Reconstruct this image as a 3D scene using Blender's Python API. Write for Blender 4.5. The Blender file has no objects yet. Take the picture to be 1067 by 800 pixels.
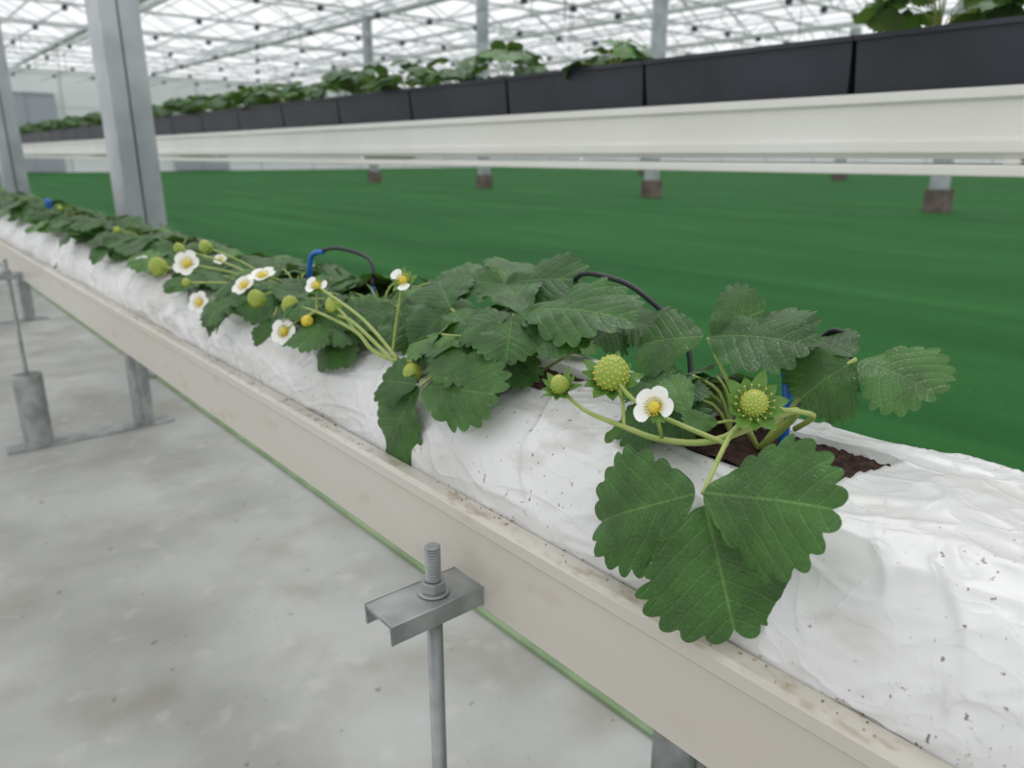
import bpy, math, random
from mathutils import Vector, noise, Matrix
V=Vector
CAMH=0.9
# ------------------------------------------------------------------ camera
yaw=math.radians(40.0); pit=math.radians(16.85)
fw=V((math.sin(yaw)*math.cos(pit),math.cos(yaw)*math.cos(pit),-math.sin(pit)))
rt=V((math.cos(yaw),-math.sin(yaw),0)); up=rt.cross(fw)
cam_d=bpy.data.cameras.new('camera'); cam=bpy.data.objects.new('camera',cam_d)
bpy.context.scene.collection.objects.link(cam)
M=Matrix((rt,up,-fw)).transposed().to_4x4(); M.translation=V((0,0,CAMH)); cam.matrix_world=M
cam_d.sensor_fit='HORIZONTAL'; cam_d.sensor_width=36; cam_d.lens=26.65
cam_d.clip_start=0.01; cam_d.clip_end=300
cam_d.dof.use_dof=True; cam_d.dof.focus_distance=0.52; cam_d.dof.aperture_fstop=8
bpy.context.scene.camera=cam
# world positions (mm) of hand-placed plant parts and tubing
RAW="""A_j 352 243 707;A_L 335 320 661;A_C 340 209 643;A_R 355 166 724;B_j 480 338 765;B_L 460 393 758;B_C 500 304 793;B_R 470 255 786;C_j 500 231 767;C_L 465 251 742;C_R 491 174 762;C_U 520 279 775;D_j 420 283 725;D_t 400 296 729;F1 375 392 736;F2 390 354 751;F3 375 301 741;F4 410 250 750;S1 400 270 721;S2 385 301 716;S3 380 331 718;S4 380 369 720;S5 440 238 741;G_j 450 520 761;G_a 450 398 787;G_b 420 540 719;G_c 500 617 785;H_j 440 505 749;H_a 410 507 708;H_b 430 431 757;E_j 490 597 771;
E_a 520 516 793;E_b 470 707 772;E_c 540 625 795;K_j 500 442 758;K_a 500 392 762;K_b 460 440 750;K_c 530 458 772;L_j 440 621 750;L_a 400 636 718;L_b 420 547 736;L_c 460 674 778;M_j 362 563 697;M_a 345 613 616;M_b 368 459 715;M_c 352 624 693;N1 370 587 703;T0 385 649 701;T1 375 704 722;T2 370 781 731;
q420 390 629 783;q330 370 776 761;q347 375 750 743;q303 365 838 731;q267 360 929 727;q320 360 786 721;q297 345 815 706;q208 350 1119 695;q195 360 1187 743;q165 370 1378 717;q148 370 1478 711;q255 380 1017 729;q272 380 951 750;
W1 460 988 732;W2 460 973 768;W3 470 921 782;W4 480 852 773;W5 470 830 743;X1 520 523 785;X2 520 473 790;X3 520 435 779;X4 520 390 750;X5 500 365 718;Y1 530 277 765;Y2 530 265 776;Y3 530 253 773;Y4 530 250 758;Y5 490 278 760;Y6 480 267 732;Z1 460 2834 763;Z2 460 2852 708;R1 360 693 684;R2 380 760 698;R4 350 1108 645;R5 370 1104 674;U1 370 335 701;U2 460 354 728"""
PT={}
for it in RAW.replace('\n','').split(';'):
    k,a,b_,c=it.split(); PT[k]=V((int(a)/1000,int(b_)/1000,int(c)/1000))

# ------------------------------------------------------------------ materials
def mat(name,col,rough=.5,metal=0,spec=.5):
    m=bpy.data.materials.new(name); m.use_nodes=True
    b=m.node_tree.nodes['Principled BSDF']
    b.inputs['Base Color'].default_value=(*col,1); b.inputs['Roughness'].default_value=rough
    b.inputs['Metallic'].default_value=metal; b.inputs['Specular IOR Level'].default_value=spec
    return m
def N(m,t,**kw):
    n=m.node_tree.nodes.new(t)
    for k,v in kw.items(): setattr(n,k,v)
    return n
def LK(m,a,b): m.node_tree.links.new(a,b)
def mathn(m,op,a,b=None):
    n=N(m,'ShaderNodeMath',operation=op)
    for i,x in enumerate((a,b)):
        if x is None: continue
        if isinstance(x,(int,float)): n.inputs[i].default_value=x
        else: LK(m,x,n.inputs[i])
    return n.outputs[0]
def mrange(m,src,a,b,c,d):
    n=N(m,'ShaderNodeMapRange',interpolation_type='SMOOTHSTEP')
    for i,v in enumerate((a,b,c,d)): n.inputs[i+1].default_value=v
    LK(m,src,n.inputs[0]); return n.outputs[0]
def noisemat(name,c1,c2,scale,rough=.5,metal=0,bump=0,lo=.35,hi=.65,detail=6,stretch=None,bscale=None,spec=.5):
    m=mat(name,c1,rough,metal,spec); b=m.node_tree.nodes['Principled BSDF']
    tc=N(m,'ShaderNodeTexCoord'); mp=N(m,'ShaderNodeMapping'); LK(m,tc.outputs['Object'],mp.inputs[0])
    if stretch: mp.inputs['Scale'].default_value=stretch
    nz=N(m,'ShaderNodeTexNoise'); nz.inputs['Scale'].default_value=scale; nz.inputs['Detail'].default_value=detail
    LK(m,mp.outputs[0],nz.inputs['Vector'])
    r=N(m,'ShaderNodeValToRGB'); r.color_ramp.elements[0].position=lo; r.color_ramp.elements[1].position=hi
    r.color_ramp.elements[0].color=(*c1,1); r.color_ramp.elements[1].color=(*c2,1)
    LK(m,nz.outputs[0],r.inputs[0]); LK(m,r.outputs[0],b.inputs['Base Color'])
    if bump:
        n2=N(m,'ShaderNodeTexNoise'); n2.inputs['Scale'].default_value=bscale or scale*4; n2.inputs['Detail'].default_value=5
        LK(m,mp.outputs[0],n2.inputs['Vector'])
        bp=N(m,'ShaderNodeBump'); bp.inputs['Strength'].default_value=bump; bp.inputs['Distance'].default_value=.004
        LK(m,n2.outputs[0],bp.inputs['Height']); LK(m,bp.outputs[0],b.inputs['Normal'])
    return m
def overlay(m,mask,col):
    b=m.node_tree.nodes['Principled BSDF']; src=b.inputs['Base Color'].links[0].from_socket
    mx=N(m,'ShaderNodeMixRGB'); LK(m,mask,mx.inputs[0]); LK(m,src,mx.inputs[1]); mx.inputs[2].default_value=(*col,1); LK(m,mx.outputs[0],b.inputs['Base Color'])
def nmask(m,scale,lo,hi,amt=1,detail=4,stretch=(1,1,1),off=(0,0,0)):
    tc=N(m,'ShaderNodeTexCoord'); mp=N(m,'ShaderNodeMapping'); LK(m,tc.outputs['Object'],mp.inputs[0])
    mp.inputs['Scale'].default_value=stretch; mp.inputs['Location'].default_value=off
    nz=N(m,'ShaderNodeTexNoise'); nz.inputs['Scale'].default_value=scale; nz.inputs['Detail'].default_value=detail; LK(m,mp.outputs[0],nz.inputs['Vector'])
    return mrange(m,nz.outputs[0],lo,hi,0,amt)
def zmask(m,lo,hi):
    tc=N(m,'ShaderNodeTexCoord'); sp=N(m,'ShaderNodeSeparateXYZ'); LK(m,tc.outputs['Object'],sp.inputs[0])
    return mrange(m,sp.outputs[2],lo,hi,0,1)
NV=7.0;SL=2.9
def leafmat(name,c1,c2,vein,rough=.40):
    m=mat(name,c1,rough,0,.45); b=m.node_tree.nodes['Principled BSDF']
    uv=N(m,'ShaderNodeUVMap'); sp=N(m,'ShaderNodeSeparateXYZ'); LK(m,uv.outputs[0],sp.inputs[0])
    tc=N(m,'ShaderNodeTexCoord')
    s=mathn(m,'MULTIPLY',mathn(m,'ABSOLUTE',mathn(m,'SUBTRACT',sp.outputs[0],.5)),2)
    wob=N(m,'ShaderNodeTexNoise'); wob.inputs['Scale'].default_value=70; LK(m,tc.outputs['Object'],wob.inputs['Vector'])
    mm=mathn(m,'SUBTRACT',mathn(m,'MULTIPLY',sp.outputs[1],NV),mathn(m,'MULTIPLY',mathn(m,'POWER',s,1.15),SL))
    mm=mathn(m,'ADD',mm,mathn(m,'MULTIPLY',mathn(m,'SUBTRACT',wob.outputs[0],.5),.35))
    pp=mathn(m,'PINGPONG',mm,.5)
    vein_s=mrange(m,pp,0,.055,.75,0); wide=mrange(m,pp,0,.2,.6,0)
    mid=mrange(m,s,.008,.036,1,0)
    vv=mathn(m,'MAXIMUM',vein_s,mid)
    vor=N(m,'ShaderNodeTexVoronoi',feature='DISTANCE_TO_EDGE'); vor.inputs['Scale'].default_value=24; LK(m,uv.outputs[0],vor.inputs['Vector'])
    net=mrange(m,vor.outputs['Distance'],0,.12,1,0)
    geo=N(m,'ShaderNodeNewGeometry')
    mx=N(m,'ShaderNodeMixRGB'); mx.inputs[1].default_value=(*c1,1); mx.inputs[2].default_value=(*c2,1); LK(m,geo.outputs['Random Per Island'],mx.inputs[0])
    mx2=N(m,'ShaderNodeMixRGB'); LK(m,mx.outputs[0],mx2.inputs[1]); mx2.inputs[2].default_value=(*vein,1)
    LK(m,mathn(m,'ADD',mathn(m,'MULTIPLY',vv,.36),mathn(m,'MULTIPLY',net,.07)),mx2.inputs[0])
    nb=N(m,'ShaderNodeTexNoise'); nb.inputs['Scale'].default_value=45; LK(m,tc.outputs['Object'],nb.inputs['Vector'])
    mxb=N(m,'ShaderNodeMixRGB',blend_type='MULTIPLY'); mxb.inputs[0].default_value=1; LK(m,mx2.outputs[0],mxb.inputs[1])
    g=mrange(m,nb.outputs[0],.3,.7,.75,1.25); LK(m,g,mxb.inputs[2])
    mx3=N(m,'ShaderNodeMixRGB'); LK(m,mxb.outputs[0],mx3.inputs[1]); mx3.inputs[2].default_value=(c2[0]*1.9+.05,c2[1]*1.25+.05,c2[2]*1.8+.05,1); LK(m,geo.outputs['Backfacing'],mx3.inputs[0])
    LK(m,mx3.outputs[0],b.inputs['Base Color'])
    nz=N(m,'ShaderNodeTexNoise'); nz.inputs['Scale'].default_value=220; LK(m,tc.outputs['Object'],nz.inputs['Vector'])
    h=mathn(m,'ADD',mathn(m,'MULTIPLY',mathn(m,'MAXIMUM',wide,mid),-1.0),mathn(m,'ADD',mathn(m,'MULTIPLY',nz.outputs[0],.8),mathn(m,'MULTIPLY',net,-.6)))
    bp=N(m,'ShaderNodeBump'); bp.inputs['Strength'].default_value=.6; bp.inputs['Distance'].default_value=.0010
    LK(m,h,bp.inputs['Height']); LK(m,bp.outputs[0],b.inputs['Normal'])
    tr=N(m,'ShaderNodeBsdfTranslucent'); tr.inputs[0].default_value=(c2[0]*2+.03,c2[1]*2.2,c2[2]*1.2,1)
    ms=N(m,'ShaderNodeMixShader'); ms.inputs[0].default_value=.14
    LK(m,b.outputs[0],ms.inputs[1]); LK(m,tr.outputs[0],ms.inputs[2]); LK(m,ms.outputs[0],m.node_tree.nodes['Material Output'].inputs[0])
    return m
m_leaf=leafmat('leaf_green',(.021,.083,.011),(.044,.132,.021),(.20,.36,.10))
m_leaf2=leafmat('leaf_green_young',(.06,.16,.028),(.09,.21,.042),(.22,.38,.12))
m_stem=noisemat('stem_green',(.27,.38,.08),(.38,.43,.13),60,.42)
m_petal=mat('petal_white',(.82,.83,.79),.5)
m_yel=noisemat('flower_centre_yellow',(.62,.45,.02),(.75,.62,.08),300,.6)
m_fruit=noisemat('unripe_fruit_green',(.22,.36,.05),(.36,.45,.08),60,.34)
m_seed=mat('achene_yellow',(.62,.55,.09),.45)
m_sepal=mat('sepal_green',(.13,.27,.05),.5)
PLM=[m_leaf,m_stem,m_petal,m_yel,m_fruit,m_seed,m_sepal,m_leaf2]
m_galv=noisemat('galvanised_steel',(.27,.29,.29),(.44,.46,.46),22,.40,.6,.1)
m_galvl=noisemat('galvanised_steel_light',(.32,.35,.37),(.48,.51,.53),4,.45,.3)
m_cream=noisemat('cream_coated_steel',(.56,.52,.455),(.62,.59,.53),6,.30,0,.03,stretch=(1,.2,1))
overlay(m_cream,nmask(m_cream,40,.56,.74,.25,5,(1,.4,1)),(.34,.27,.18))
overlay(m_cream,mathn(m_cream,'MULTIPLY',zmask(m_cream,.6175,.6198),nmask(m_cream,120,.48,.72,.65,5,(1,.5,1))),(.33,.25,.15))
m_white=noisemat('white_coated_steel',(.78,.775,.72),(.84,.835,.79),3,.35)
m_soil=noisemat('coco_substrate',(.018,.009,.006),(.10,.042,.028),160,.95,0,1.0)
m_black=mat('black_plastic',(.012,.013,.016),.45)
m_tray=noisemat('dark_grey_plastic',(.014,.018,.026),(.024,.029,.040),6,.5)
m_blue=mat('blue_plastic',(.01,.13,.5),.35)
m_dark=mat('dark_hook',(.05,.05,.06),.6)
m_conc=noisemat('concrete_footing',(.10,.075,.065),(.20,.16,.14),5,.9)

# ------------------------------------------------------------------ mesh builder
class MB:
    def __init__(s): s.v=[];s.f=[];s.m=[];s.uv=[]
    def add(s,vs,fs,mi=0,uv=None):
        o=len(s.v); s.v+= [tuple(x) for x in vs]; s.uv+= uv if uv else [(.5,.5)]*len(vs)
        for f in fs: s.f.append(tuple(i+o for i in f)); s.m.append(mi)
    def box(s,c,d,mi=0):
        x,y,z=c;a,b,e=d[0]/2,d[1]/2,d[2]/2
        vs=[(x+i*a,y+j*b,z+k*e) for i in(-1,1) for j in(-1,1) for k in(-1,1)]
        s.add(vs,[(0,1,3,2),(4,6,7,5),(0,4,5,1),(2,3,7,6),(0,2,6,4),(1,5,7,3)],mi)
    def bar(s,a,b,w,h=None,mi=0):
        a=V(a);b=V(b);h=h or w;d=(b-a).normalized()
        r=d.cross(V((0,0,1))); r=V((1,0,0)) if r.length<1e-3 else r.normalized()
        u=r.cross(d).normalized(); vs=[]
        for p in (a,b):
            for i,j in((-1,-1),(1,-1),(1,1),(-1,1)): vs.append(p+r*(i*w/2)+u*(j*h/2))
        s.add(vs,[(0,1,2,3),(7,6,5,4),(0,4,5,1),(1,5,6,2),(2,6,7,3),(3,7,4,0)],mi)
    def tube(s,pts,r0,r1=None,mi=0,seg=8,sub=5):
        r1=r0 if r1 is None else r1; P=[V(p) for p in pts]
        if len(P)>2 and sub>1:
            Q=[]
            for i in range(len(P)-1):
                a=P[max(i-1,0)];b=P[i];c=P[i+1];d=P[min(i+2,len(P)-1)]
                for k in range(sub):
                    t=k/sub; Q.append(.5*((2*b)+(c-a)*t+(2*a-5*b+4*c-d)*t*t+(3*b-a-3*c+d)*t**3))
            Q.append(P[-1]); P=Q
        vs=[];fs=[];n=len(P); r=None
        for i,p in enumerate(P):
            d=(P[min(i+1,n-1)]-P[max(i-1,0)]).normalized()
            if r is None:
                r=d.cross(V((.3,.2,1))).normalized()
            r=(r-d*r.dot(d)).normalized(); u=d.cross(r); rad=r0+(r1-r0)*i/(n-1)
            for k in range(seg):
                a=2*math.pi*k/seg; vs.append(p+(r*math.cos(a)+u*math.sin(a))*rad)
        for i in range(n-1):
            for k in range(seg):
                k2=(k+1)%seg; fs.append((i*seg+k,i*seg+k2,(i+1)*seg+k2,(i+1)*seg+k))
        fs.append(tuple(range(seg))[::-1]); fs.append(tuple((n-1)*seg+k for k in range(seg)))
        s.add(vs,fs,mi)
    def extr(s,prof,y0,y1,mi=0,closed=False):
        n=len(prof); vs=[(x,y0,z) for x,z in prof]+[(x,y1,z) for x,z in prof]
        rng=range(n if closed else n-1)
        fs=[(i,(i+1)%n,n+(i+1)%n,n+i) for i in rng]
        if closed: fs+=[tuple(range(n))[::-1],tuple(range(n,2*n))]
        s.add(vs,fs,mi)
    def build(s,name,mats,smooth=True,parent=None,bevel=0,solid=0,off=0):
        me=bpy.data.meshes.new(name); me.from_pydata(s.v,[],s.f)
        for m in mats: me.materials.append(m)
        me.polygons.foreach_set('material_index',s.m)
        me.polygons.foreach_set('use_smooth',[smooth]*len(s.f))
        uvl=me.uv_layers.new(name='UVMap')
        dat=[]
        for l in me.loops: dat+=s.uv[l.vertex_index]
        uvl.data.foreach_set('uv',dat)
        me.update(); ob=bpy.data.objects.new(name,me); bpy.context.scene.collection.objects.link(ob)
        if solid:
            m=ob.modifiers.new('s','SOLIDIFY'); m.thickness=solid; m.offset=off
        if bevel:
            m=ob.modifiers.new('b','BEVEL'); m.width=bevel; m.segments=2; m.limit_method='ANGLE'
        if parent: ob.parent=parent
        return ob
def empty(name,loc=(0,0,0)):
    e=bpy.data.objects.new(name,None); e.location=loc; e.empty_display_size=.05
    bpy.context.scene.collection.objects.link(e); return e

# ------------------------------------------------------------------ plant parts
def leaflet(mb,base,tip,nrm,width,res=1,droop=.12,fold=.12,curl=.35,mi=0,teeth=20,rnd=random):
    base=V(base);tip=V(tip);L=(tip-base).length;y=(tip-base)/L
    n=V(nrm);n=(n-y*n.dot(y)).normalized(); x=y.cross(n)
    na,nr=(teeth*8,14) if res==1 else ((teeth*6,7) if res==2 else (teeth*3,3))
    if teeth==0: na,nr=(28,5)
    hw=width/2; vs=[];uv=[];fs=[];ph=rnd.random()*6; ph2=rnd.random()*6; asy=rnd.uniform(-.06,.06)
    def put(px,t,r):
        s=abs(px)/hw
        h=fold*abs(px)-curl*px*px/width-droop*L*t*t+.10*L*t*(1-t)
        if teeth:
            if res<3: h+= .006*L*(abs(math.sin(math.pi*(NV*t-SL*s**1.15)))**.8)*min(1,s*3)
            h+= .036*L*math.sin(3*math.atan2(px,(t-.5)*L)+ph)*r*r+.020*L*math.sin(7*math.atan2(px,(t-.5)*L)+ph2)*r**3
        vs.append(base+y*(t*L)+x*px+n*h); uv.append((.5+.5*px/hw,t))
    put(0,.5,0)
    for j in range(1,nr+1):
        r=j/nr
        for k in range(na):
            f=2*math.pi*k/na; t=(1-math.cos(f))/2; sn=math.sin(f)
            px=hw*math.copysign(abs(sn)**.85,sn)*min(1.06,.44+1.05*t)*(1+(asy if sn>0 else -asy))
            sc=1
            if teeth and t>.12:
                sc=1+(.19*(abs(math.sin(f*teeth/2+.35*math.sin(f)))**.6)-.125)*r**6*min(1,(t-.12)*6)
            put(px*r*sc,.5+(t-.5)*r*sc,r)
    for k in range(na): fs.append((0,1+k,1+(k+1)%na))
    for j in range(nr-1):
        for k in range(na):
            a=1+j*na+k;b=1+j*na+(k+1)%na; fs.append((a,a+na,b+na,b))
    mb.add(vs,fs,mi,uv)
def blob(mb,c,axis,ra,rl,mi,seg=14,rings=9,taper=0):
    c=V(c);a=V(axis).normalized();r=a.cross(V((.31,.2,.9))).normalized();u=a.cross(r);vs=[];fs=[]
    for i in range(rings+1):
        th=math.pi*i/rings; z=-math.cos(th); q=math.sin(th)*(1-taper*z)
        for k in range(seg):
            f=2*math.pi*k/seg; vs.append(c+a*(z*rl)+(r*math.cos(f)+u*math.sin(f))*(q*ra))
    for i in range(rings):
        for k in range(seg):
            k2=(k+1)%seg; fs.append((i*seg+k,i*seg+k2,(i+1)*seg+k2,(i+1)*seg+k))
    mb.add(vs,fs,mi)
def frame(n):
    n=V(n).normalized(); r=n.cross(V((.1,.25,1))).normalized(); return n,r,n.cross(r)
def calyx(mb,c,n,R,cnt=10,back=.2,mi=6,w=.42):
    n,r,u=frame(n)
    for k in range(cnt):
        f=2*math.pi*k/cnt+.3; d=r*math.cos(f)+u*math.sin(f)
        Lk=R*(1 if k%2 else .8); bk=back*(1+.5*math.sin(k*2.1))
        b=V(c)+d*R*.12; sd=d.cross(n).normalized(); hw=R*w/2; vs=[];fs=[]
        for i in range(7):
            t=i/6; wd=hw*(math.sin(math.pi*(.18+.82*t))**.8)*(1 if t<.99 else .05)
            q=b+d*(Lk*t*.9)+n*(R*bk*t*t*1.3)
            vs+=[q-sd*wd+n*.05*R*math.sin(3*t),q+n*(-.05)*R,q+sd*wd+n*.05*R*math.sin(3*t)]
        for i in range(6):
            for j in(0,1): fs.append((i*3+j,i*3+j+1,i*3+j+4,i*3+j+3))
        mb.add(vs,fs,mi)
def achenes(mb,c,a,ra,rl,n,taper=0,sz=.06,mi=5):
    a,r,u=frame(a)
    for i in range(n):
        z=1-2*(i+.5)/n; 
        if z<-.6: continue
        q=math.sqrt(1-z*z); f=i*2.39996
        d=(r*math.cos(f)+u*math.sin(f)); p=V(c)+a*(z*rl)+d*(q*ra*(1-taper*z))
        blob(mb,p,(a*z/rl+d*q/ra).normalized(),ra*sz,ra*sz*.8,mi,6,4)
def fruit(mb,c,axis,r,l=None,hi=True,cal=1.5,back=.35,cw=.42):
    l=l or r*1.15; a=V(axis).normalized(); blob(mb,c,a,r,l,4,20,12,.18)
    achenes(mb,c,a,r,l,120 if hi else 30,.18,.08 if hi else .12)
    calyx(mb,V(c)-a*l*.75,a,r*cal,11,back,6,cw)
def flower(mb,c,n,R,petals=5,hi=True,skip=(),cal=.8):
    n,r,u=frame(n); c=V(c)
    for k in range(petals):
        if k in skip: continue
        f=2*math.pi*k/petals+.5; d=r*math.cos(f)+u*math.sin(f)
        leaflet(mb,c+d*R*.18,c+d*R+n*R*.12,n,R*.88,teeth=0,mi=2,droop=-.12,fold=0,curl=-.35)
    blob(mb,c+n*R*.08,n,R*.3,R*.26,3,14,8)
    achenes(mb,c+n*R*.08,n,R*.3,R*.26,60 if hi else 14,0,.12,5)
    for k in range(18):
        f=2*math.pi*k/18;d=r*math.cos(f)+u*math.sin(f)
        if hi: mb.tube([c+d*R*.26,c+d*R*.42+n*R*.2],R*.012,mi=1,seg=4)
        blob(mb,c+d*R*.43+n*R*.2,n,R*.05,R*.06,3,5,4)
    calyx(mb,c-n*R*.1,n,R*cal,10,.1)
def ring_tri(mb,j,tips,nrm,w,res=1,mi=0,**kw):
    for t,ww in zip(tips,w):
        j=V(j);t=V(t); b=j+(t-j).normalized()*.003
        leaflet(mb,b,t,nrm,ww,res=res,mi=mi,**kw)
def rand_tri(mb,j,d,nrm,L,res,mi=0,rnd=random):
    d=V(d).normalized();n=V(nrm);n=(n-d*n.dot(d)).normalized();x=d.cross(n)
    for a,s in((0,1.05),(78+rnd.uniform(-10,10),.95),(-78+rnd.uniform(-10,10),.95)):
        a=math.radians(a); q=d*math.cos(a)+x*math.sin(a)
        q=(q-n*rnd.uniform(0,.3)).normalized(); l=L*s*rnd.uniform(.85,1.1)
        leaflet(mb,V(j)+q*.003,V(j)+q*l,n+q*.1,l*rnd.uniform(.95,1.1),res=res,mi=mi,droop=rnd.uniform(.05,.3),fold=rnd.uniform(0,.3),rnd=rnd)
def rand_plant(mb,crown,n,reach,height,L,res,rnd,azr=(0,360),flow=0):
    crown=V(crown)
    for i in range(n):
        az=math.radians(azr[0]+(azr[1]-azr[0])*(i+rnd.random()*.7)/n); e=V((math.cos(az),math.sin(az),0))
        rr=reach*rnd.uniform(.35,1);h=height*rnd.uniform(.4,1)*(1.15-.5*rr/reach)
        j=crown+e*rr+V((0,0,h))
        mb.tube([crown,crown+e*rr*.35+V((0,0,h*.75)),j],.0016,.0012,1,6 if res<3 else 4,4)
        rand_tri(mb,j,e+V((0,0,rnd.uniform(-.5,.05))),V((0,0,1))+e*rnd.uniform(-.1,.5)+V((-.15,-.1,0)),L*rnd.uniform(.75,1.15),res,7 if rnd.random()<.18 else 0,rnd)
    for i in range(flow):
        az=rnd.uniform(2.2,4.5); e=V((math.cos(az),math.sin(az),0)); c=crown+e*reach*rnd.uniform(.5,1)+V((0,0,height*rnd.uniform(.6,1.05)))
        mb.tube([crown,crown+e*.02+V((0,0,height*.6)),c],.0014,.001,1,5,4)
        if rnd.random()<.4: flower(mb,c,(-.4,-.4,.6),.011,hi=False)
        else: fruit(mb,c,(-.3,-.2,.8),.007,hi=False)

# ------------------------------------------------------------------ ground
def plane(name,x0,x1,y0,y1,z,m,t=.0):
    b=MB(); b.box(((x0+x1)/2,(y0+y1)/2,z-t/2),(x1-x0,y1-y0,t)); return b.build(name,[m],False)
m_floor=noisemat('floor_sheet',(.33,.33,.305),(.47,.475,.455),2.6,.5,0,.5,lo=.36,hi=.60,detail=10,bscale=22)
overlay(m_floor,nmask(m_floor,4.5,.50,.70,.50,9),(.27,.25,.195))
overlay(m_floor,nmask(m_floor,38,.67,.74,.7,3),(.15,.14,.11))
overlay(m_floor,nmask(m_floor,14,.58,.70,.35,6,(1,1,1),(3,7,0)),(.58,.58,.56))
plane('floor',-8,60,-8,60,0,m_floor,.05)
m_turf=noisemat('turf_green',(.013,.090,.018),(.030,.142,.032),.8,.9,0,.9,lo=.28,hi=.72,detail=10,stretch=(2.0,.30,1),bscale=120,spec=.12)
overlay(m_turf,nmask(m_turf,60,.4,.7,.40,4),(.009,.062,.012))
overlay(m_turf,nmask(m_turf,1.6,.50,.70,.22,5,(1.6,.16,1),(5,3,0)),(.050,.19,.050))
overlay(m_turf,nmask(m_turf,1.1,.52,.68,.30,5,(2.2,.12,1),(1,9,0)),(.010,.072,.015))
m_edge=noisemat('turf_backing_edge',(.20,.29,.15),(.30,.40,.23),8,.7)
plane('artificial_turf',.830,44,-6,46,.010,m_turf,.01)
plane('turf_edge_strip',.816,.830,-6,46,.008,m_edge,.008)
# ------------------------------------------------------------------ gutters
def gutter_profile(x0,x1,zt,zb):
    L=[(x0+.018,zt-.022),(x0+.018,zt-.003),(x0+.015,zt),(x0+.003,zt),(x0,zt-.003),(x0,zt-.012),(x0+.005,zt-.017),(x0+.005,zb+.006),(x0+.011,zb)]
    return L+[(x0+x1-x,z) for x,z in reversed(L)]
g=MB(); g.extr(gutter_profile(.334,.595,.62,.53),-1.2,11)
gut=g.build('growing_gutter',[m_cream],False,solid=.0016)
rnd=random.Random(4); cr=MB()
for i in range(110):
    y=.1+1.6*rnd.random()**1.3; x=rnd.uniform(.338,.352) ; blob(cr,(x,y,.6212),(rnd.random(),rnd.random(),1),rnd.uniform(.0004,.0011)*(1 if i%6 else 1.7),rnd.uniform(.0004,.0008),0,5,4)
cr.build('soil_crumbs',[noisemat('dry_crumb',(.16,.10,.05),(.5,.38,.22),90,.9)])
# ------------------------------------------------------------------ grow bag
prof=[(.353,.600),(.3535,.618),(.357,.640),(.366,.662),(.383,.682),(.41,.695),(.45,.701),(.50,.702),(.535,.700),(.556,.692),(.568,.668),(.573,.61)]
def pr(q):
    n=len(prof)-1; f=q*n;i=min(int(f),n-1);t=f-i
    a,b,c,d=[V(prof[min(max(k,0),n)]) for k in(i-1,i,i+1,i+2)]
    return .5*((2*b)+(c-a)*t+(2*a-5*b+4*c-d)*t*t+(3*b-a-3*c+d)*t**3)
HOLES=[(.422,.503,.192,.335),(.43,.49,.46,.58),(.43,.49,.74,.84),(.43,.49,.98,1.1),(.43,.49,1.22,1.32)]
def ridge(v,k): 
    w=1-abs(noise.noise(v)*2); return max(w,0)**k
def bagpt(q,y):
    p=pr(q);e=.01;dd=pr(min(q+e,1))-pr(max(q-e,0)); n=V((-dd.y,dd.x)).normalized()
    m=min(1,q*7)*min(1,(1-q)*7); s=q*.3
    a=noise.noise(V((s*7,y*5,3.1)))*.0045
    a+=noise.noise(V((s*22+y*6,y*10,9)))*.0016
    a+=ridge(V((s*26+y*3,y*6,7.7)),11)*.0034*max(0,.5+noise.noise(V((s*9,y*9,33))))
    a+=ridge(V((s*18-y*14,y*7+s*8,1.7)),14)*.0044*max(0,.45+noise.noise(V((s*8,y*6,73))))
    a+=ridge(V((s*26+y*18,y*9-s*9,21.7)),14)*.0026*max(0,.35+noise.noise(V((s*11,y*8,13))))
    a+=ridge(V((s*12+y*26,y*14+s*20,51.7)),16)*.0026*max(0,.3+noise.noise(V((s*9,y*10,93))))
    if y<.235: a+=.0026*(1/(1+math.exp(-(p.x-.522+.09*(.2-y))/.0010)))*min(1,(.235-y)*15)
    P=p+n*a*m; z=P.y
    for x0,x1,y0,y1 in HOLES:
        if p.x>.4 and p.y>.68:
            dx=min(p.x-x0,x1-p.x); dy=min(y-y0-(x1-p.x)*.25,y1-y); d=min(dx,dy)
            if d>0: z-=min(1,d/.0022)*.012
            elif d>-.012: z+=.0008*(1+d/.012)
    return V((P.x,y,z))
m_bag=noisemat('white_film',(.62,.62,.605),(.75,.75,.745),6,.24,0,.0,lo=.3,hi=.6,detail=8,bscale=60)
overlay(m_bag,nmask(m_bag,9,.50,.68,.50,8,(1,.5,1)),(.46,.43,.375))
overlay(m_bag,nmask(m_bag,26,.55,.68,.38,6,(1,.35,1),(2,1,0)),(.39,.35,.30))
fine=nmask(m_bag,190,.67,.73,.85,2); area=nmask(m_bag,9,.47,.60,1,3,(1,1,1),(5,2,1))
overlay(m_bag,mathn(m_bag,'MULTIPLY',fine,area),(.13,.09,.07))
b=m_bag.node_tree.nodes['Principled BSDF']
def rb(scale,st,off):
    tc=N(m_bag,'ShaderNodeTexCoord'); mp=N(m_bag,'ShaderNodeMapping'); LK(m_bag,tc.outputs['Object'],mp.inputs[0]); mp.inputs['Scale'].default_value=st; mp.inputs['Location'].default_value=off
    n1=N(m_bag,'ShaderNodeTexNoise'); n1.inputs['Scale'].default_value=scale; n1.inputs['Detail'].default_value=1.5; n1.inputs['Distortion'].default_value=.6
    LK(m_bag,mp.outputs[0],n1.inputs['Vector'])
    return mathn(m_bag,'POWER',mathn(m_bag,'SUBTRACT',1.0,mathn(m_bag,'MULTIPLY',mathn(m_bag,'ABSOLUTE',mathn(m_bag,'SUBTRACT',n1.outputs[0],.5)),2.0)),14.0)
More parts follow.
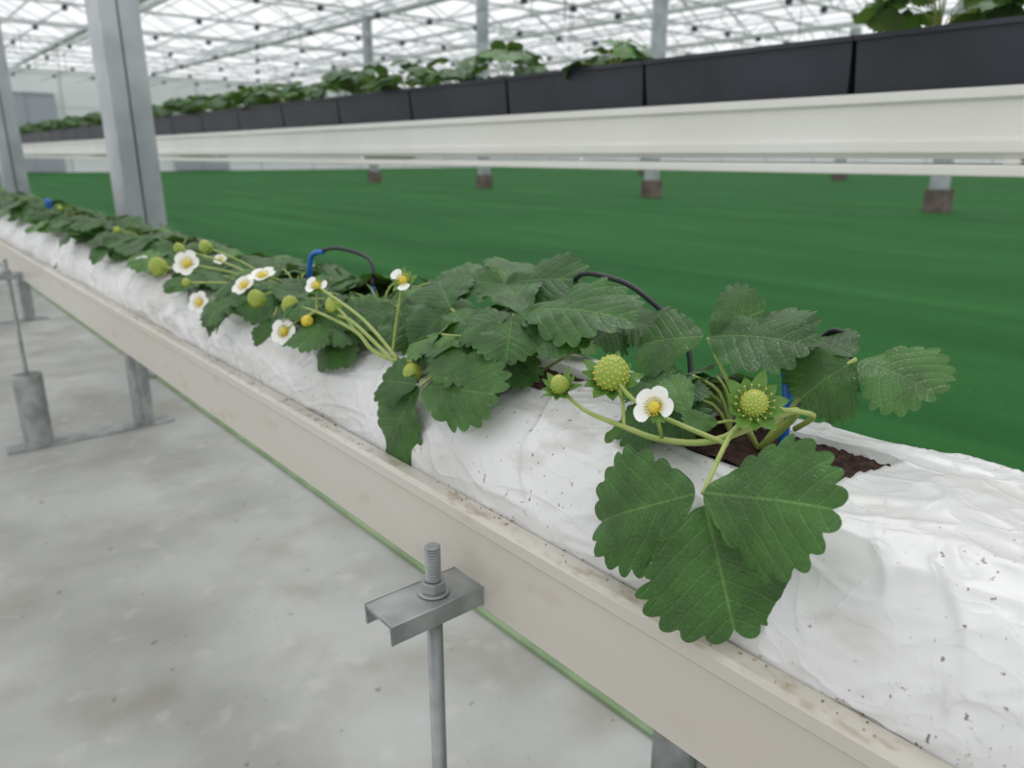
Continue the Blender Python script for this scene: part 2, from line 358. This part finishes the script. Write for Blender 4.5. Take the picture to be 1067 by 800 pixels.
hh=mathn(m_bag,'ADD',rb(14,(1,.5,1),(0,0,0)),mathn(m_bag,'MULTIPLY',rb(34,(1,.7,1),(4,2,1)),.32))
bp=N(m_bag,'ShaderNodeBump'); bp.inputs['Strength'].default_value=.42; bp.inputs['Distance'].default_value=.0030; LK(m_bag,hh,bp.inputs['Height']); LK(m_bag,bp.outputs[0],b.inputs['Normal'])
def bag(y0,y1,hires):
    b=MB(); ys=[];y=y0
    while y<y1:
        ys.append(y); y+= .003 if (hires and -.05<y<.9) else (.007 if y<2.3 else .03)
    ys.append(y1); nq=130 if hires else 40; vs=[];fs=[]
    for y in ys:
        e=min(1,min(y-y0,y1-y)/.05+.15)
        for i in range(nq+1):
            p=bagpt(i/nq,y); p.z=.61+(p.z-.61)*math.sqrt(e) if p.z>.61 else p.z; vs.append(p)
    w=nq+1
    for j in range(len(ys)-1):
        for i in range(nq): fs.append((j*w+i,j*w+i+1,(j+1)*w+i+1,(j+1)*w+i))
    fs.append(tuple(range(w))); fs.append(tuple((len(ys)-1)*w+i for i in range(w))[::-1])
    b.add(vs,fs); return b.build('grow_bag',[m_bag],True)
bag(-.75,2.24,True); bag(2.27,5.2,False); bag(5.23,8.1,False); bag(8.13,10.9,False)
for x0,x1,y0,y1 in HOLES:
    b=MB(); nx,ny=34,56; vs=[];fs=[]
    for j in range(ny+1):
        for i in range(nx+1):
            x=x0+.001+(x1-x0-.002)*i/nx;y=y0+.001+(y1-y0-.002)*j/ny
            vs.append((x,y,.6985+noise.noise(V((x*90,y*90,0)))*.0022+noise.noise(V((x*300,y*300,0)))*.0022))
    for j in range(ny):
        for i in range(nx):
            a=j*(nx+1)+i; fs.append((a,a+1,a+nx+2,a+nx+1))
    b.add(vs,fs); b.build('coir_substrate',[m_soil])
# ------------------------------------------------------------------ supports
def hexnut(b,c,r,h):
    vs=[(c[0]+r*math.cos(k*math.pi/3),c[1]+r*math.sin(k*math.pi/3),c[2]+s*h/2) for s in(-1,1) for k in range(6)]
    b.add(vs,[tuple(range(6))[::-1],tuple(range(6,12))]+[(k,(k+1)%6,6+(k+1)%6,6+k) for k in range(6)])
def threaded(b,x,y,z0,z1,r):
    seg=16;pitch=.0024;n=int((z1-z0)/pitch*2);vs=[];fs=[]
    for i in range(n+1):
        z=z0+(z1-z0)*i/n; rr=r if i%2 else r*.78
        for k in range(seg):
            a=2*math.pi*k/seg; vs.append((x+rr*math.cos(a),y+rr*math.sin(a),z))
    for i in range(n):
        for k in range(seg):
            k2=(k+1)%seg; fs.append((i*seg+k,i*seg+k2,(i+1)*seg+k2,(i+1)*seg+k))
    fs.append(tuple(n*seg+k for k in range(seg))); b.add(vs,fs)
for Y in (.46,2.73,5.0,7.3):
    e=empty('gutter_support_stand',(0,0,0))
    b=MB()
    z=.556; w=.0205; t=.0025
    prof2=[(-w+t,z-.017),(-w,z-.017),(-w,z),(w,z),(w,z-.017),(w-t,z-.017),(w-t,z-t),(-w+t,z-t)]
    vs=[];n=len(prof2)
    for x in(.250,.3385): vs+=[(x,Y+py,pz) for py,pz in prof2]
    b.add(vs,[(i,(i+1)%n,n+(i+1)%n,n+i) for i in range(n)]+[(0,1,2,7),(2,3,6,7),(3,4,5,6),(n+7,n+2,n+1,n),(n+7,n+6,n+3,n+2),(n+6,n+5,n+4,n+3)])
    b.build('channel_arm',[m_galv],False,e,bevel=.0006)
    b=MB(); threaded(b,.302,Y,.02,.599,.0068) if Y<1 else b.tube([(.302,Y,.02),(.302,Y,.599)],.0062,seg=10)
    b.build('threaded_rod',[m_galv],False,e)
    b=MB(); hexnut(b,(.302,Y,.5632),.0108,.009); b.tube([(.302,Y,.5565),(.302,Y,.5585)],.0135,seg=24); hexnut(b,(.302,Y,.545),.0108,.010)
    b.build('hex_nuts',[m_galv],False,e,bevel=.0006)
    b=MB(); b.box((.46,Y,.004),(.50,.07,.008)); b.build('base_plate',[m_galv],False,e,bevel=.002)
    b=MB(); b.tube([(.302,Y,.008),(.302,Y,.24)],.042,seg=28); b.build('rod_sleeve',[m_galv],False,e,bevel=.003)
    px=.665 if Y<1 else .62
    b=MB(); b.box((px,Y,.25),(.055,.055,.484)); b.box((px,Y-.030,.25),(.02,.008,.484)); b.build('upright_post',[m_galv],False,e,bevel=.004)
    b=MB(); b.box((.55,Y,.510),(.25,.05,.034)); b.build('cross_bearer',[m_galv],False,e,bevel=.003)
# ------------------------------------------------------------------ plants in foreground
def pet(mb,a,b,sag=.015,r=.0016,mi=1):
    a=V(a);b=V(b);m=(a+b)/2+V((0,0,sag)); mb.tube([a,m,b],r,r*.85,mi,8,6)
random.seed(5)
p=PT; mb=MB(); C1=V((.462,.275,.697))
NA=V((-.62,-.42,.62))
ring_tri(mb,p['A_j'],[p['A_L']+V((0,.002,.003))],NA,[.080],fold=.06,droop=.10)
ring_tri(mb,p['A_j'],[p['A_R']+V((0,.000,.004))],NA,[.078],fold=.04,droop=.10)
ring_tri(mb,p['A_j']+V((.0,-.001,-.004)),[p['A_C']+V((-.002,-.006,-.008))],NA,[.090],fold=.08,droop=.05)
pet(mb,C1,p['A_j'],.030,.0018)
ring_tri(mb,p['B_j'],[p['B_L'],p['B_C'],p['B_R']],V((-.45,-.45,.8)),[.064,.072,.074],fold=.1,droop=.15)
pet(mb,C1,p['B_j'],.0,.0018)
ring_tri(mb,p['C_j'],[p['C_L'],p['C_R'],p['C_U']],V((-.5,-.42,.8)),[.062,.064,.05],fold=.1,droop=.15)
pet(mb,C1,p['C_j'],.012,.0018)
leaflet(mb,p['D_j'],p['D_t'],V((-.5,-.3,.8)),.02,res=2,mi=7); pet(mb,C1,p['D_j'],.01,.0012)
leaflet(mb,V((.41,.30,.728)),V((.43,.335,.748)),V((-.5,-.3,.8)),.026,res=2,mi=7)
rand_plant(mb,C1+V((.01,.03,0)),5,.05,.055,.045,2,random.Random(6),(30,170))
mb.tube([C1,p['S5'],p['S1'],p['S2'],p['S3'],p['S4'],p['F1']+V((.003,0,-.006))],.0028,.0014,1,10,6)
mb.tube([p['S1']+V((0,-.01,0)),p['F2']*.4+p['S2']*.6+V((0,0,.004)),p['F2']],.0018,.0014,1,10,6)
mb.tube([p['S1'],(p['S1']+p['F4'])/2+V((0,0,-.006)),p['F4']],.0018,.0014,1,8,5)
mb.tube([p['S5']+V((.02,.01,-.02)),p['S5']+V((0,-.012,0)),p['F4']+V((.01,-.01,-.004))],.002,.0016,1,8,5)
mb.tube([p['S2'],p['F3']],.0014,.0014,1); mb.tube([p['S3'],(p['S3']+p['F2'])/2+V((.004,0,0)),p['F2']],.0014,.0014,1)
leaflet(mb,p['S3'],p['S3']+V((-.008,.012,-.012)),V((-.6,-.3,.6)),.008,res=2,mi=7)
fruit(mb,p['F1'],(-.5,-.2,.8),.0068,cal=2.4,back=.3); fruit(mb,p['F2'],(-.3,-.35,.75),.0125,.0130,cal=2.0,back=.15,cw=.45)
flower(mb,p['F3'],(-.75,-.15,.45),.0145,skip=(1,),cal=.9)
F4n=V((-.55,-.55,.62)).normalized()
fruit(mb,p['F4'],F4n,.0085,.0075,cal=2.6,back=.25,cw=.48)
for k in range(16):
    n_,r_,u_=frame(F4n); a=k*math.pi/8; d=r_*math.cos(a)+u_*math.sin(a); q=p['F4']-F4n*.003
    mb.tube([q+d*.007,q+d*.0115+F4n*.003],.0003,mi=1,seg=4); blob(mb,q+d*.012+F4n*.0035,F4n,.0008,.0009,5,5,4)
mb.build('strawberry_plant',PLM)
# plant 2
mb=MB(); C2=V((.462,.52,.697)); res=1
for j,ts,nr,w in [('G_j',['G_a','G_b','G_c'],(-.45,-.45,.8),[.076,.064,.066]),('H_j',['H_a','H_b'],(-.5,-.3,.8),[.064,.055]),
    ('E_j',['E_a','E_b','E_c'],(-.4,-.5,.8),[.070,.072,.072]),('K_j',['K_a','K_b','K_c'],(-.4,-.5,.8),[.055,.055,.06]),
    ('L_j',['L_a','L_b','L_c'],(-.5,-.35,.8),[.062,.058,.068])]:
    ring_tri(mb,p[j],[p[t] for t in ts],V(nr),w,fold=.1,droop=.15); pet(mb,C2,p[j],.0)
ring_tri(mb,p['M_j'],[p['M_a'],p['M_b'],p['M_c']],V((-.7,-.35,.6)),[.074,.070,.05],fold=.08,droop=.1); pet(mb,C2,p['M_j'],.03)
fruit(mb,p['N1'],(-.3,-.3,.8),.009)
mb.tube([C2,p['T0'],p['T1'],p['T2'],p['q303']],.0028,.0014,1,8,6)
mb.tube([p['T0']+V((0,-.01,-.004)),p['T1']+V((0,0,.008)),p['q347']+V((0,-.01,-.01))],.0022,.0016,1,8,6)
mb.tube([p['T0']+V((0,-.012,.002)),(p['T0']+p['q330'])/2+V((0,-.02,.006)),p['q330']],.0020,.0014,1,8,6)
for a,bb in(('T0','q420'),('T1','q347'),('T2','q330'),('T2','q320'),('T2','q297'),('T0','N1')): pet(mb,p[a],p[bb],.004,.0015)
flower(mb,p['q420'],(-.5,-.4,.6),.014,skip=(0,2,3),cal=1.1); fruit(mb,p['q347'],(-.3,-.1,.9),.0085); flower(mb,p['q330'],(-.5,-.4,.6),.013,skip=(1,3),cal=1.1)
fruit(mb,p['q303'],(-.3,-.3,.8),.0105); blob(mb,p['q320'],(-.4,-.4,.7),.007,.007,3); flower(mb,p['q297'],(-.75,-.45,.4),.0165)
rand_plant(mb,C2+V((0,.02,0)),15,.09,.072,.058,2,random.Random(3),(0,230))
mb.build('strawberry_plant',PLM)
# plants 3,4,5
mb=MB(); C=V((.462,.80,.697)); rand_plant(mb,C,20,.09,.066,.060,2,random.Random(11),(-20,300))
rand_tri(mb,p['R2'],p['R1']-p['R2'],(-.7,-.3,.6),.045,2); pet(mb,C,p['R2'],.02)
mb.build('strawberry_plant',PLM)
mb=MB(); C=V((.462,1.04,.697)); rand_plant(mb,C,19,.09,.056,.058,2,random.Random(12),(-40,300))
for a,nn,R in(('q208',(-.7,-.5,.4),.017),('q195',(-.6,-.6,.5),.021),('q148',(-.6,-.5,.6),.016),('q255',(-.6,-.2,.7),.018),('q272',(-.3,-.2,.9),.018)):
    flower(mb,p[a],nn,R,hi=False); pet(mb,C,p[a],.01)
for a,R in(('q267',.0105),('q165',.015)): fruit(mb,p[a],(-.4,-.3,.8),R); pet(mb,C,p[a],.01)
for o,R in((V((0,.03,.02)),.008),(V((.01,-.06,.03)),.009),(V((-.02,-.05,-.02)),.006)): fruit(mb,p['q195']+o,(-.4,-.3,.8),R,hi=False); pet(mb,C,p['q195']+o,.01)
rand_tri(mb,p['R5'],p['R4']-p['R5'],(-.7,-.3,.6),.045,2); pet(mb,C,p['R5'],.02)
rand_tri(mb,V((.38,.93,.70)),V((-.02,.0,-.03)),(-.7,-.3,.6),.045,2); pet(mb,C,V((.38,.93,.70)),.02)
mb.build('strawberry_plant',PLM)
mb=MB(); C=V((.462,1.27,.697)); rand_plant(mb,C,16,.09,.052,.058,2,random.Random(13),flow=1); mb.build('strawberry_plant',PLM)
vari=[]
for s in range(3):
    mb=MB(); rand_plant(mb,(0,0,0),15,.095,.065,.060,3,random.Random(40+s),flow=(s==1)); o=mb.build('strawberry_plant',PLM); vari.append(o.data)
    o.location=(.462,1.55+.25*s,.697)
rnd=random.Random(8); y=2.42;i=0
while y<10.6:
    o=bpy.data.objects.new('strawberry_plant',vari[i%3]); o.location=(.462,y,.697); o.rotation_euler[2]=rnd.uniform(-.8,.8); bpy.context.scene.collection.objects.link(o); y+=.25;i+=1
# ------------------------------------------------------------------ drip irrigation
e=empty('drip_irrigation_line')
b=MB(); b.tube([(.60,-1,.66),(.60,10.9,.66)],.006,seg=10)
b.tube([V((.56,.56,.72)),p['X1'],p['X2'],p['X3'],p['X4'],p['X5']],.0025); b.tube([V((.56,.31,.70)),V((.54,.275,.72)),p['Y4'],p['Y3'],p['Y2'],p['Y1'],p['Y5']],.0023)
b.tube([p['W2'],p['W3'],p['W4'],p['W5']],.0025)
b.build('black_tubing',[m_black],True,e)
b=MB(); b.tube([p['W1']+V((0,0,-.02)),p['W1'],p['W2'],(p['W2']+p['W3'])/2],.0035); b.tube([p['W5'],p['W5']+V((0,0,-.05))],.003)
b.tube([p['Y5'],p['Y6'],p['Y6']+V((0,0,-.035))],.0035); b.tube([p['Z1'],p['Z2'],p['Z2']+V((0,0,-.05))],.009)
b.build('blue_dripper',[m_blue],True,e)
# ------------------------------------------------------------------ far gutter with trays
X0=1.55
g=MB()
zt=CAMH+.113; L=[(X0+.03,zt-.03),(X0+.03,zt),(X0,zt),(X0,zt-.016),(X0+.012,zt-.022),(X0+.014,CAMH+.03),(X0+.004,CAMH+.022),(X0+.004,CAMH+.004),(X0+.02,CAMH-.007)]
L=L+[(2*X0+.28-x,z) for x,z in reversed(L)]
g.extr(L,-2,11.5); g.build('raised_gutter',[m_white],False,solid=.002)
g=MB(); g.box((X0+.03,4.75,CAMH-.0285),(.05,13.5,.021)); g.box((X0+.23,4.75,CAMH-.0285),(.05,13.5,.021))
yy=-1.8
while yy<11.4:
    g.box((X0+.14,yy,CAMH-.0125),(.25,.03,.011)); yy+=2.3
g.build('gutter_rail',[m_white],False,bevel=.004)
def tray():
    b=MB(); l=.545; 
    def ring(x0,x1,y0,y1,z): return [(x0,y0,z),(x1,y0,z),(x1,y1,z),(x0,y1,z)]
    R=[ring(.016,.204,.006,l-.006,0),ring(.004,.216,.002,l-.002,.118),ring(-.004,.224,-.001,l+.001,.118),ring(-.004,.224,-.001,l+.001,.128),ring(.006,.214,.006,l-.006,.128),ring(.01,.21,.01,l-.01,.10)]
    vs=sum(R,[]);fs=[(3,2,1,0)]
    for r in range(5):
        for k in range(4): fs.append((r*4+k,r*4+(k+1)%4,r*4+4+(k+1)%4,r*4+4+k))
    b.add(vs,fs,0); b.add(ring(.01,.21,.01,l-.01,.112),[(0,1,2,3)],1); return b
t0=tray().build('planting_trough',[m_tray,m_soil],False); 
tvari=[]
for s in range(4):
    mb=MB(); r=random.Random(70+s)
    rand_plant(mb,(0,-.15,0),12,.12,.15,.068,3,r,flow=0); rand_plant(mb,(0,.13,0),12,.12,.13,.068,3,r)
    me=mb.build('strawberry_plant',PLM); tvari.append(me.data); bpy.data.objects.remove(me)
mb=MB(); r=random.Random(99); rand_plant(mb,(0,.08,0),10,.11,.10,.065,3,r); tlow=mb.build('strawberry_plant',PLM); tl=tlow.data; bpy.data.objects.remove(tlow)
y=.83-4*.55; i=0
while y<11:
    o=t0 if i==0 else bpy.data.objects.new('planting_trough',t0.data)
    if i: bpy.context.scene.collection.objects.link(o)
    o.location=(X0+.04,y,CAMH+.10)
    if abs(y-.83)>.1:
        dt = tl if abs(y-1.38)<.1 else tvari[i%4]
        q=bpy.data.objects.new('strawberry_plant',dt); q.location=(X0+.13,y+.27,CAMH+.213); q.rotation_euler[2]=(i%2)*3.1+.1; bpy.context.scene.collection.objects.link(q)
    y+=.55;i+=1
# ------------------------------------------------------------------ greenhouse structure
def column(x,y,w,d,h,name='greenhouse_column',base=0):
    b=MB(); g=d*.3
    pc=[(-w/2,-d/2),(-.08*w,-d/2),(-.08*w,-d/2+g),(-.02*w,-d/2+g),(-.02*w,-d/2+.09*d),(w/2,-d/2+.09*d),(w/2,d/2),(-w/2,d/2)]
    n=len(pc); vs=[(x+a,y+c,z) for z in(.011,h) for a,c in pc]
    b.add(vs,[(i,(i+1)%n,n+(i+1)%n,n+i) for i in range(n)]+[tuple(range(n))[::-1],tuple(range(n,2*n))])
    if base: b.box((x,y,base/2+.011),(w*1.35,d*1.35,base),1)
    return b.build(name,[m_galvl,m_conc],False,bevel=.003)
EZ=5.0
for yy in (3.40,6.55,9.8,13.2): column(.875,yy,.148,.19,EZ)
for k in range(4): column(13.2,5.15+5.88*k,.24,.24,EZ,base=.36)
for k in range(3): column(27,5+9*k,.3,.3,EZ,base=.3)
m_roof=mat('roof_steel',(.62,.64,.66),.5,.1)
b=MB()
ridges=[(-5.7+6.4*k) for k in range(8)]
TY=[3+3.9*k for k in range(11)]
for y in TY:
    b.bar((-6,y,EZ-.6),(46,y,EZ-.6),.06); b.bar((-6,y,EZ),(46,y,EZ),.06)
    x=-6; 
    while x<46: b.bar((x,y,EZ-.6),(x+1.06,y,EZ),.03); b.bar((x+1.06,y,EZ),(x+2.13,y,EZ-.6),.03); x+=2.13
for x in ridges:
    b.bar((x,-4,EZ+.05),(x,46,EZ+.05),.20,.12)
    b.bar((x+3.2,-4,EZ+1.5),(x+3.2,46,EZ+1.5),.1)
    for f in(.5,): 
        b.bar((x+3.2*f,-4,EZ+1.5*f),(x+3.2*f,46,EZ+1.5*f),.05); b.bar((x+6.4-3.2*f,-4,EZ+1.5*f),(x+6.4-3.2*f,46,EZ+1.5*f),.05)
    y=0
    while y<46:
        b.bar((x,y,EZ+.05),(x+3.2,y,EZ+1.5),.03); b.bar((x+6.4,y,EZ+.05),(x+3.2,y,EZ+1.5),.03); y+=1.95
b.build('greenhouse_roof_frame',[m_roof],False)
b=MB(); x=-4.9
while x<46: b.bar((x,0,EZ-.68),(x,45.5,EZ-.68),.014); x+=1.6
rnd=random.Random(5)
for y in TY:
    x=-4.9
    while x<46: b.box((x,y,EZ-.69),(.10,.14,.13)); x+=1.6
for k in range(40):
    x=rnd.uniform(2,25);y=rnd.uniform(6,35); b.bar((x,y,3.0+rnd.random()),(x,y,EZ-.6),.012)
b.build('shade_screen_wires',[m_dark],False)
m_wall=noisemat('wall_panel_white',(.80,.82,.84),(.88,.89,.90),.5,.6)
WH=EZ
def wall(name,a,bb):
    w=MB(); a=V(a);bb=V(bb); d=(bb-a); n=int(d.length/3.2)
    w.bar((a.x,a.y,WH/2),(bb.x,bb.y,WH/2),.04,WH,0)
    for i in range(n+1):
        q=a+d*i/n; w.box((q.x,q.y,WH/2),(.1,.1,WH),1)
    for z in(1.4,3.2,WH-.05): w.bar((a.x,a.y,z),(bb.x,bb.y,z),.08,.05,1)
    return w.build(name,[m_wall,m_roof],False)
wall('wall_north',(-8,46.2,0),(46,46.2,0)); wall('wall_east',(46.2,-8,0),(46.2,46,0))
m_door=mat('lilac_grey_panel',(.42,.44,.5),.6)
b=MB(); b.box((7.2,46.0,1.95),(2.6,.1,3.8)); b.box((7.2,45.93,1.95),(.06,.06,3.8),1); b.box((7.2,45.93,3.8),(2.6,.06,.08),1); b.build('door_1',[m_door,m_galvl],False)
b=MB(); b.box((15.5,46.0,1.6),(3,.1,3.1)); b.box((15.5,45.93,1.6),(.06,.06,3.1),1); b.build('door_2',[m_door,m_galvl],False)
# ------------------------------------------------------------------ light
w=bpy.data.worlds.new('overcast_sky'); bpy.context.scene.world=w; w.use_nodes=True
bg=w.node_tree.nodes['Background']; bg.inputs[0].default_value=(.97,.985,1,1); bg.inputs[1].default_value=1.08
s=bpy.data.lights.new('sun','SUN'); s.energy=.9; s.angle=math.radians(35); so=bpy.data.objects.new('sun',s); bpy.context.scene.collection.objects.link(so); so.rotation_euler=(math.radians(-22),math.radians(28),0)
bpy.context.scene.view_settings.view_transform='Standard'
